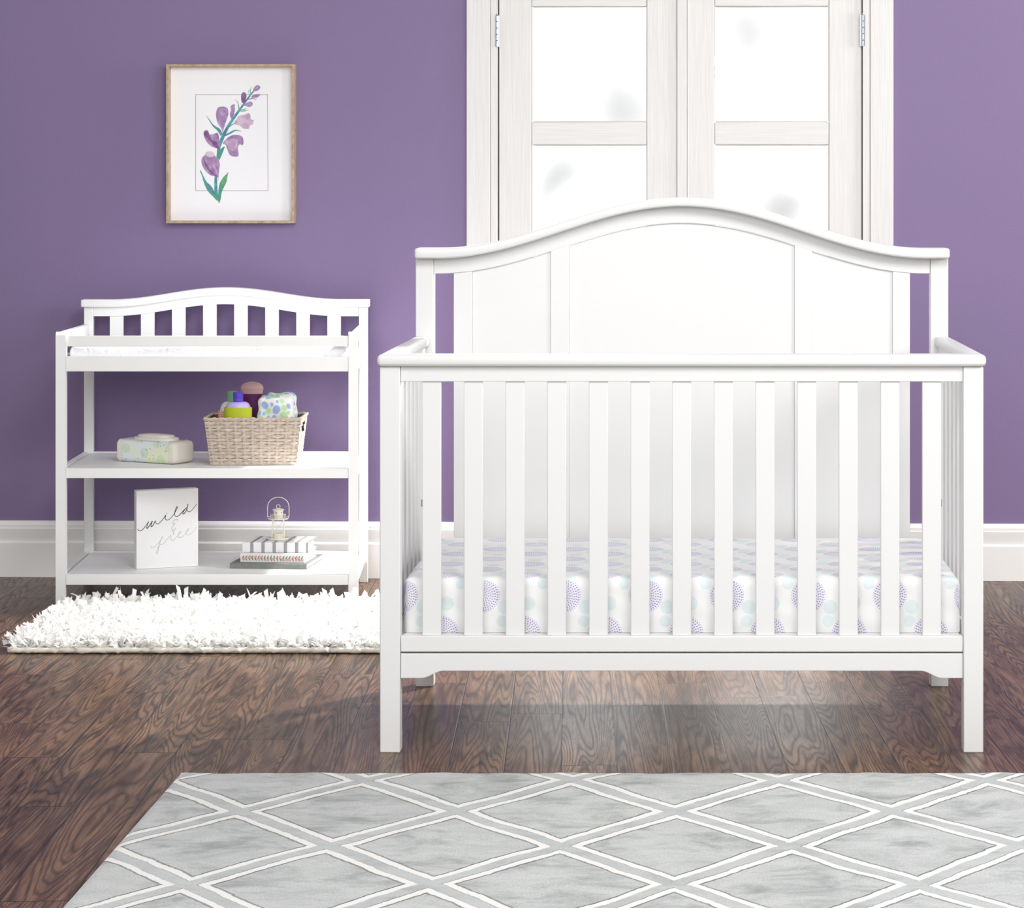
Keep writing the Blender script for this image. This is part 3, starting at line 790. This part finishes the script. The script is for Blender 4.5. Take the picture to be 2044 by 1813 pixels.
bottle('cream lotion bottle with green cap and pink polka sleeve, behind the violet-capped one', X(463.6, 8.014), 8.014, zb_, Mat('green_cap', '#79b583', .4), Mat('cream_plastic', '#dcdccf', .4), polka('pink_polka_paper', '#dd9a8c', '#f3e6e0', 150, .24), .0152, Z(781, 8.014) - zb_, .0385, .0445, Z(801.5, 8.014) - zb_, Z(819, 8.014) - zb_ - .004)
# maroon bottle with pink dome
t = local_thing('powder_bottle', 'tall maroon bottle with a pale pink dome top behind the lotion bottles', 'bottle', X(503, 8.069), 8.069, zb_, 0)
pz = lambda py: Z(py, 8.069) - zb_
b = B(); zj = pz(785); n = 44
rings = []
for rx, zz in ((.022, 0), (.024, .004), (.0300, zj * .55), (.0325, zj - .002)):
    rings.append([b.verts.new((rx * math.cos(2*PI*k/n), rx * .5 * math.sin(2*PI*k/n), zz)) for k in range(n)])
rings.append([b.verts.new((.0328 * math.cos(2*PI*k/n), .0328 * .5 * math.sin(2*PI*k/n), zj + (.0016 if k % 2 else -.0008))) for k in range(n)])
for A, C_ in zip(rings, rings[1:]):
    for k in range(n): b.faces.new((A[k], A[(k+1) % n], C_[(k+1) % n], C_[k]))
b.faces.new(list(reversed(rings[0]))); obj('body', b, Mat('maroon_sleeve', '#661a60', .5), t)
b = B(); zd = pz(762); z0 = zj - .004; zw = pz(775.5)
lathe(b, [(.0318, z0), (.0330, zj), (.0362, zw - .001), (.0366, zw), (.0355, zw + .0025)] + [(.0355 * math.cos(a), zw + .0025 + (zd - zw - .0025) * math.sin(a)) for a in [PI/2 * i / 10 for i in range(1, 10)]] + [(.001, zd)], (0, 0, 0), 44, 1, .5)
obj('dome_top', b, Mat('pale_pink_top', '#dcb2b4', .5), t)

# diapers
def diaper(label, x, y, z, w, dep, hgt, seed, rot):
    rd = random.Random(seed); t = None
    b = B(); roundbox(b, -w / 2, w / 2, -dep / 2, dep / 2, 0, hgt, .018, .0016)
    dots = []
    blue, grn, whit = lin('#9fbce6')[:3], lin('#bfe3ae')[:3], (.84, .84, .83)
    U = 1.754e-4
    fd = [((q[0] - 1400) * U, hgt - (q[1] - 320) * U, q[2] * U, (blue, grn)[q[3]]) for q in ((1190,470,70,0),(1340,460,35,0),(1465,425,28,0),(1435,565,80,0),(1265,575,58,1),(1590,520,55,1),(1600,660,78,1),(1190,620,32,0),(1095,620,42,0),(1280,690,36,0),(1395,705,45,0),(1140,690,38,1),(1560,395,48,1),(1690,480,50,0),(1690,600,36,1))]
    td = [(rd.uniform(-w/2, w/2), rd.uniform(-dep/2, dep/2), rd.choice([.007, .010, .013]), rd.choice([blue, grn, grn])) for i in range(14)]
    sd = [(rd.uniform(-dep/2, dep/2), rd.uniform(hgt * .3, hgt), rd.choice([.006, .009, .012]), rd.choice([blue, grn])) for i in range(9)]
    cl = b.verts.layers.float_color.new('Col'); st = b.verts.layers.float_vector['st']
    for v in b.verts:
        p = v[st].copy()
        c = whit
        if p.z >= hgt - .0005: A_, u_, v_ = td, p.x, p.y
        elif p.y <= -dep/2 + .0005 or p.y >= dep/2 - .0005: A_, u_, v_ = fd, p.x, p.z
        else: A_, u_, v_ = sd, p.y, p.z
        for (da, db, r, k) in A_:
            if math.hypot(u_ - da, v_ - db) < r: c = k
        v[cl] = (*c, 1)
        k = v.co.z / hgt
        v.co.x *= 1 - .17 * max(0, k - .15) / .85; v.co.y *= 1 - .12 * k
        v.co.z += .0022 * math.sin(v.co.x * 90 + seed) + .0018 * math.sin(v.co.y * 120)
        if abs(v.co.y + dep/2) < .012: v.co.y += .002 * math.sin(v.co.x * 70 + v.co.z * 60)
        v.co.x += .0015 * math.sin(v.co.z * 130 + v.co.y * 80)
        if v.co.z < 0: v.co.z = 0
    m = Mat('dotted_diaper_fabric', '#ffffff', .8, .15); q = m.node('ShaderNodeAttribute'); q.attribute_name = 'Col'; m.color(q.outputs['Color'])
    o = obj('folded_diaper', b, m, sharp=60); o.location = (x, y, z); o.rotation_euler = (0, 0, rot)
    tag(o, label, 'diaper', 'folded diapers in the basket')
zd_ = zb_
diaper('folded white diaper with blue and green dots, nearer one at basket right', X(551, 7.972), 7.974, zd_, .126, .056, Z(791, 7.955) - zd_, 7, -.03)
diaper('folded dotted diaper standing behind the nearer diaper, its top peeking out', X(561.5, 8.045), 8.038, zd_, .112, .052, Z(785.5, 8.03) - zd_, 12, -.03)

# wipes tub
cream = Mat('cream_plastic_tub', '#dfdad0', .4, .4)
wm = Mat('flower_printed_wrap', '#e9edea', .45, .4); x, y, z = wm.obj()
yl = wm.noise(wm.vec(x, y, z), 16, 1).step(.47, .62)
cc = wm.mix(yl * .6, '#e4eaec', '#eef0c0')
for (fx_, fz_) in ((-.078, .046), (-.004, .033), (.060, .012), (.045, .068), (.095, .055), (-.040, .086), (.02, .100)):
    mk, r = dahlia(wm, x - fx_, (z + (y + .0525).mx(0) * 1) - fz_, .0168, .0042, 4.2)
    cc = wm.mix(mk, cc, '#a6d47c')
rd = random.Random(2)
dm = None
for i in range(22):
    px_, pz_ = -.09 + .18 * rd.random(), .004 + .07 * rd.random()
    q = ((x - px_) * (x - px_) + (z - pz_) * (z - pz_)).sqrt().lt(.0016); dm = q if dm is None else dm.mx(q)
wm.color(wm.mix(dm, cc, '#7a6aa8'))
mx_ = (-1.7767 - 1.5863) / 2; my_ = (8.037 + 7.916) / 2
WA = -math.radians(28.5)
cx_, cy_ = mx_ - math.sin(WA) * .0525, my_ + math.cos(WA) * .0525
W = local_thing('wipes_tub', 'cream wipes tub with green flower print and raised lid on the upper shelf', 'wipes tub', cx_, cy_, S1, WA)
b = B(); roundbox(b, -.0935, .0935, -.052, .052, .0006, .070, .02, .005)
for v in b.verts: v.co.x = max(-.0935, min(.0935, v.co.x * 1.3))
obj('printed_wrap', b, wm, W, sharp=50)
for s in (-1, 1):
    b = B(); roundbox(b, -.011, .011, -.0525, .0525, .0004, .0715, .018, .0035)
    for v in b.verts:
        if v.co.x * s < 0: 
            c_ = max(-.0525, min(.0525, v.co.y)); v.co.x = -.0105 * s
        if v.co.x * s > 0 and v.co.z > .004: v.co.x += s * .004 * (1 - (abs(v.co.y) / .0525) ** 2) * (1 - (abs(v.co.z - .036) / .036) ** 2)
        v.co.x += s * .1035
    obj('end_cap', b, cream, W, sharp=50)
b = B()
def lid(w, d, z0, z1, r): 
    prl = []
    n = 48
    for (k, zz) in ((1, z0), (1, z0 + (z1 - z0) * .55), (.97, z1 - .001), (.93, z1)):
        prl.append([b.verts.new((w * k * math.copysign(abs(math.cos(2*PI*i/n)) ** .6, math.cos(2*PI*i/n)), d * k * math.copysign(abs(math.sin(2*PI*i/n)) ** .75, math.sin(2*PI*i/n)), zz)) for i in range(n)])
    for A, C_ in zip(prl, prl[1:]):
        for i in range(n): b.faces.new((A[i], A[(i+1) % n], C_[(i+1) % n], C_[i]))
    b.faces.new(prl[-1])
lid(.078, .040, .0695, .0795, 0); lid(.064, .031, .0790, .0865, 0)
o = obj('flip_lid', b, cream, W, sharp=40)
b = B(); lid(.050, .022, .0860, .0878, 0); obj('lid_recess', b, cream, o, sharp=40)

# ------------------------------------------------------------------ things on the lower shelf
signm = Mat('white_canvas_block', (.72, .72, .73, 1), .75, .2); x, y, z = signm.obj()
n = signm.noise(signm.vec(x * 500, y * 500, z * 500), 1, 2); n2 = signm.noise(signm.vec(x, y, z), 9, 2)
signm.color(signm.mix(n2, (.78, .78, .79, 1), (.86, .86, .865, 1))); signm.bump(n, .0005, .4)
SA = math.radians(22.5); sw, sh_, sd_ = .193, .2445, .037
sfx, sfy = (-1.6989 - 1.520) / 2, (7.927 + 8.0) / 2
SG = local_thing('sign_block', 'white block sign lettered wild & free standing on the lower shelf', 'sign', sfx - math.sin(SA) * sd_ / 2, sfy + math.cos(SA) * sd_ / 2, S2, SA)
b = B(); box(b, -sw/2, sw/2, -sd_/2, sd_/2, .0003, sh_, .0025, 2); brd = obj('board', b, signm, SG)
def sp(c):
    uf = (c[0] - 103) / 1248; top = 135 - 45 * uf; bot = 1722 - 67 * uf
    return (-sw/2 + sw * uf, sh_ * (1 - (c[1] - top) / (bot - top)))
b = B()
ys = -sd_/2 - .0004
wild = [(130, 900), (142, 932), (185, 941), (240, 905), (300, 830), (350, 758), (330, 810), (311, 868), (320, 893), (360, 845), (410, 765), (424, 750), (405, 800), (394, 840), (408, 858), (440, 822), (470, 765), (480, 742), (490, 780), (520, 806), (560, 790), (630, 715), (695, 628), (680, 680), (700, 722), (745, 722), (810, 670), (880, 570), (925, 480), (918, 460), (895, 500), (872, 580), (880, 640), (910, 660), (960, 635), (1030, 560), (1090, 500), (1112, 478), (1070, 525), (1035, 590), (1048, 608), (1090, 565), (1125, 480), (1142, 405), (1125, 480), (1125, 540), (1165, 562), (1220, 530), (1275, 460), (1320, 404)]
ribbon(b, wild, [12, 13, 10, 16, 12, 16, 12, 11, 14, 11, 15, 11, 15, 12, 16, 12, 11, 9], ys, 0, sp)
ribbon(b, [(703, 584), (712, 596)], [14, 12], ys, 0, sp)
amp = [(925, 752), (935, 725), (915, 708), (875, 722), (838, 770), (840, 798), (868, 806), (892, 798), (860, 812), (825, 862), (815, 915), (838, 942), (868, 925), (900, 880)]
ribbon(b, amp, [9, 10, 8, 10, 8, 10, 8], ys, 1, sp)
ribbon(b, [(850, 945), (840, 975), (852, 1005), (848, 1025)], [9, 10, 7], ys, 1, sp)
free = [(388, 1243), (400, 1275), (440, 1278), (510, 1220), (580, 1140), (620, 1085), (632, 1052), (600, 1110), (560, 1220), (520, 1330), (503, 1390), (512, 1408), (535, 1370), (555, 1270), (565, 1205), (600, 1220), (660, 1185), (730, 1100), (790, 1036), (798, 1085), (815, 1130), (850, 1130), (910, 1070), (970, 1000), (998, 962), (970, 970), (945, 1030), (960, 1078), (1000, 1078), (1060, 1035), (1120, 960), (1160, 902), (1135, 912), (1108, 970), (1118, 1015), (1160, 1025), (1220, 985), (1275, 920), (1312, 868)]
ribbon(b, free, [8, 9, 7, 9, 7, 10, 8, 8, 9, 7, 9, 7, 9, 7, 6], ys, 2, sp)
obj('lettering', b, [Mat('black_ink', '#2b2b2d', .6), Mat('grey_ink', '#9b989c', .6), Mat('pale_grey_ink', '#b3b6b4', .6)], brd, sharp=None)

def book(label, fl, fr, z, dep, th, coverm, ang, hard=True, pm=None, over=.003):
    cx, cy = (fl[0] + fr[0]) / 2, (fl[1] + fr[1]) / 2; w = math.hypot(fr[0] - fl[0], fr[1] - fl[1])
    t = local_thing('book', label, 'book', cx, cy, z, ang, 'books stacked on the lower shelf')
    b = B(); c = .0022
    box(b, -w/2, w/2, 0, dep, .0002, c, .0008, mi=0); box(b, -w/2, w/2, 0, dep, th - c, th - .0002, .0008); box(b, -w/2, w/2, 0, c + .001, .0006, th - .0006, .0012)
    obj('cover', b, coverm, t)
    b = B(); box(b, -w/2 + .003, w/2 - over, c + .0015, dep - over, c + .0003, th - c - .0003, .0005); obj('pages', b, pm or pages, t)
    return t, w, th
pages = Mat('book_pages', (.80, .79, .76, 1), .8, .1); x, y, z = pages.obj()
pages.color(pages.mix(((z * 4200).sin() * .5 + .5) * .25, (.82, .81, .79, 1), (.62, .60, .57, 1)))
greyc = Mat('grey_cloth_cover', '#7e827e', .8, .2); x, y, z = greyc.obj()
greyc.color(greyc.mix(greyc.noise(greyc.vec(x, y, z), 80, 3), '#6f736f', '#8d918d'))
wcov = Mat('white_floral_cover', (.80, .78, .78, 1), .5)
strc = Mat('striped_cover', '#ffffff', .7, .2); x, y, z = strc.obj()
fr_ = ((x + .104) / .0354).fract(); worn = strc.noise(strc.vec(x * 140, y * 140, z * 140), 1, 3, .6)
gs = fr_.gt(.70); scr = strc.noise(strc.vec(x * 90, y * 30, z * 400), 1, 3)
cc = strc.mix(gs * (.75 + scr * .25), (.80, .80, .82, 1), '#8a8a8c')
zed = (z - .0015).mn(.031 - z).step(.0, .004)
strc.color(strc.mix(worn.step(.55, .7) * (1 - zed) * .8, cc, '#b49f8c'))
k1, w, th = book('grey cloth-covered book at the bottom of the stack on the lower shelf', (-1.4128, 7.950), (-1.1707, 7.930), S2, .225, .0165, greyc, -math.radians(4.8))
k2, w2, th2 = book('white book with pink flower spine, middle of the stack on the lower shelf', (-1.3845, 7.972), (-1.180, 7.950), S2 + .0167, .152, .0273, wcov, -math.radians(6.0))
k3, w3, th3 = book('white book with grey stripes on top of the stack, under the lantern', (-1.381, 7.991), (-1.1735, 7.980), S2 + .0442, .152, .0322, strc, -math.radians(3.2), over=.012)
# flower garland on the middle book's spine
b = B(); rg = random.Random(6)
def ell(bm, cx, cz, a, r1, r2, y, mi):
    pts = []
    for i in range(12):
        t = 2*PI*i/12; u_, v_ = r1 * math.cos(t), r2 * math.sin(t)
        pts.append((cx + u_ * math.cos(a) - v_ * math.sin(a), cz + u_ * math.sin(a) + v_ * math.cos(a)))
    flat(bm, pts, y, mi)
for i in range(20):
    xx = -w2/2 + .008 + (w2 - .018) * i / 19; zz = th2 * .5
    for s in (-1, 1):
        ell(b, xx + .002, zz + s * .0033, s * (1.0 if abs(i - 9.5) > 3 else 1.25), .0056, .0019, -.0006, 0)
    if not (7 <= i <= 11 and i % 2): ell(b, xx + rg.uniform(-.002, .004), zz + rg.choice([-1, 1]) * rg.uniform(.002, .005), 0, .0040, .0036, -.0009, 1)
flat(b, [(-w2/2 + .006, th2*.5 - .0003), (w2/2 - .008, th2*.5 - .0003), (w2/2 - .008, th2*.5 + .0003), (-w2/2 + .006, th2*.5 + .0003)], -.0004, 0)
obj('spine_flowers', b, [Mat('leaf_green_ink', '#75915c', .7), Mat('pink_ink', '#eaa09c', .7)], [c for c in k2.children if c.name.startswith('cover')][0], sharp=None)

# lantern
lm = Mat('cream_enamel', '#e4e0d2', .4, .4)
ZL = S2 + .0442 + .0322 + .0002
LT = local_thing('lantern', 'small cream metal lighthouse lantern standing on the striped book', 'lantern', X(555.3, 8.055), 8.056, ZL, .1)
def lz(py): return Z(py, 8.055) - ZL
b = B(); lathe(b, [(.033, 0), (.035, .002), (.035, .004), (.0335, .005), (.0335, .006), (.031, .006), (.030, .003)], n=40); obj('base', b, lm, LT)
b = B(); lathe(b, [(.0185, .0), (.0185, .015), (.0178, .016), (.0172, .0145)], (0, 0, .0035), 32); obj('candle_cup', b, lm, LT)
b = B(); lathe(b, [(.0168, 0), (.0168, .0125), (.015, .0132)], (0, 0, .0042), 32); obj('tealight', b, Mat('white_wax', (.85, .84, .82, 1), .5), LT)
zp = lz(1036.5)
pos = [(a, PI/4 + .02 + PI/2 * a) for a in range(4)]
for a, t_ in pos:
    b = B(); tube(b, [(.0275 * math.cos(t_), .0275 * math.sin(t_), .004), (.0235 * math.cos(t_), .0235 * math.sin(t_), zp)], .0017, 8); obj('post', b, lm, LT)
for a in range(4):
    t0, t1 = pos[a][1], pos[(a+1) % 4][1]
    for (p, q) in ((t0, t1), (t1, t0)):
        if a in (1, 3): continue
        b = B(); tube(b, [(.0268 * math.cos(p), .0268 * math.sin(p), .014), (.0238 * math.cos(q), .0238 * math.sin(q), zp - .003)], .0007, 6); obj('cross_brace', b, lm, LT)
b = B(); zr = lz(1027)
lathe(b, [(.012, 0), (.0305, 0), (.0315, .0006), (.0315, .0024), (.0305, .003), (.012, .003)], (0, 0, zp), 40); pl = obj('gallery', b, lm, LT)
b = B()
for q in (zr, ): tube(b, [(.0235 * math.cos(2*PI*i/36), .0235 * math.sin(2*PI*i/36), q) for i in range(36)], .0008, 6, True)
for i in range(10):
    t_ = 2*PI*i/10; tube(b, [(.0235 * math.cos(t_), .0235 * math.sin(t_), zp + .002), (.0235 * math.cos(t_), .0235 * math.sin(t_), zr)], .0007, 6)
obj('gallery_railing', b, lm, pl)
b = B(); ze_ = lz(1018)
lathe(b, [(.0152, zp + .003), (.0152, ze_)], n=32); tw_ = obj('tower', b, lm, LT)
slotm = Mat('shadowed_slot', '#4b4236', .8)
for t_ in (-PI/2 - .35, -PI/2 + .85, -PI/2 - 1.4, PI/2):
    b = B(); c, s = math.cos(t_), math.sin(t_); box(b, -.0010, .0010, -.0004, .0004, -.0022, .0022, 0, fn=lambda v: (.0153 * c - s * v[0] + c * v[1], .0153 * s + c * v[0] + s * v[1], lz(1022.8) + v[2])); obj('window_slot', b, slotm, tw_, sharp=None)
b = B(); lathe(b, [(.0145, ze_), (.0188, ze_ - .0005), (.0188, ze_ + .0007), (.012, ze_ + .0035), (.004, ze_ + .0052), (.001, ze_ + .0055)], n=32); obj('roof', b, lm, LT)
b = B(); zr0 = lz(1011.3); tube(b, [(.0058 * math.cos(2*PI*i/24), 0, zr0 + .0058 * math.sin(2*PI*i/24)) for i in range(24)], .0010, 8, True); obj('top_ring', b, lm, LT)
b = B(); hw = .0335; zt0 = lz(992.8); zs0 = zt0 - hw * .92
pts = [(-.0315, 0, zp + .0025), (-.0318, 0, zp + .007), (-hw - .0003, 0, zp + .0085), (-hw, 0, zp + .012)] + [(-hw * math.cos(a), 0, zs0 + hw * .92 * math.sin(a)) for a in [PI * i / 24 for i in range(25)]] + [(hw, 0, zp + .012), (hw + .0003, 0, zp + .0085), (.0318, 0, zp + .007), (.0315, 0, zp + .0025)]
tube(b, pts, .0012, 8)
for s in (-1, 1): tube(b, [(s * .0235, 0, zp + .0085), (s * hw, 0, zp + .0085)], .0009, 6)
obj('handle', b, lm, LT)

# ------------------------------------------------------------------ light
w = bpy.data.worlds.new('world'); S.world = w; w.use_nodes = True
nt = w.node_tree; bg = nt.nodes['Background']
tc = nt.nodes.new('ShaderNodeTexCoord'); sp_ = nt.nodes.new('ShaderNodeSeparateXYZ'); nt.links.new(tc.outputs['Generated'], sp_.inputs[0])
yv, zv = E(nt, sp_.outputs[1]), E(nt, sp_.outputs[2])
AMB = .44
sky = yv.step(.35, .8) * (1 - zv.step(.25, .55))
nt.links.new((AMB + sky * 2.3).k, bg.inputs['Strength'])
bg.inputs['Color'].default_value = (1, .995, 1, 1)
def aim(o, d): o.rotation_euler = Vector(d).to_track_quat('-Z', 'Y').to_euler()
def area(name, loc, tgt, size, power, col=(1, 1, 1)):
    l = bpy.data.lights.new(name, 'AREA'); l.shape = 'DISK'; l.size = size; l.energy = power; l.color = col
    o = bpy.data.objects.new(name, l); COL.objects.link(o); o.location = loc; aim(o, Vector(tgt) - Vector(loc)); return o
area('key_softbox', (.75, 3.0, 3.4), (-.4, 7.3, .7), 1.5, 88, (1, .99, .98))
area('front_softbox', (-.9, .2, 2.5), (-.5, 7.5, .7), 2.2, 118, (1, .995, .985))
area('right_softbox', (3.3, 4.3, 2.3), (-.9, 7.2, .6), 1.3, 62, (1, .99, .98))
area('side_softbox', (3.7, 7.35, 1.75), (-1.5, 7.9, .5), .9, 72, (1, .985, .985))
l = bpy.data.lights.new('side_spot', 'SPOT'); l.energy = 560; l.spot_size = math.radians(76); l.spot_blend = .45; l.shadow_soft_size = .10; l.color = (1, .985, .97)
o = bpy.data.objects.new('side_spot', l); COL.objects.link(o); o.location = (.5, 8.1, 2.08)
aim(o, Vector((-1.25, 6.75, 0)) - o.location)

for o in LOCALS:
    if '_local' in o: del o['_local']
S.view_settings.view_transform = 'Standard'; S.view_settings.look = 'None'; S.view_settings.exposure = 0; S.view_settings.gamma = 1
S.cycles.use_denoising = True
S.cycles.max_bounces = 10; S.cycles.transmission_bounces = 8
S.cycles.sample_clamp_indirect = 8
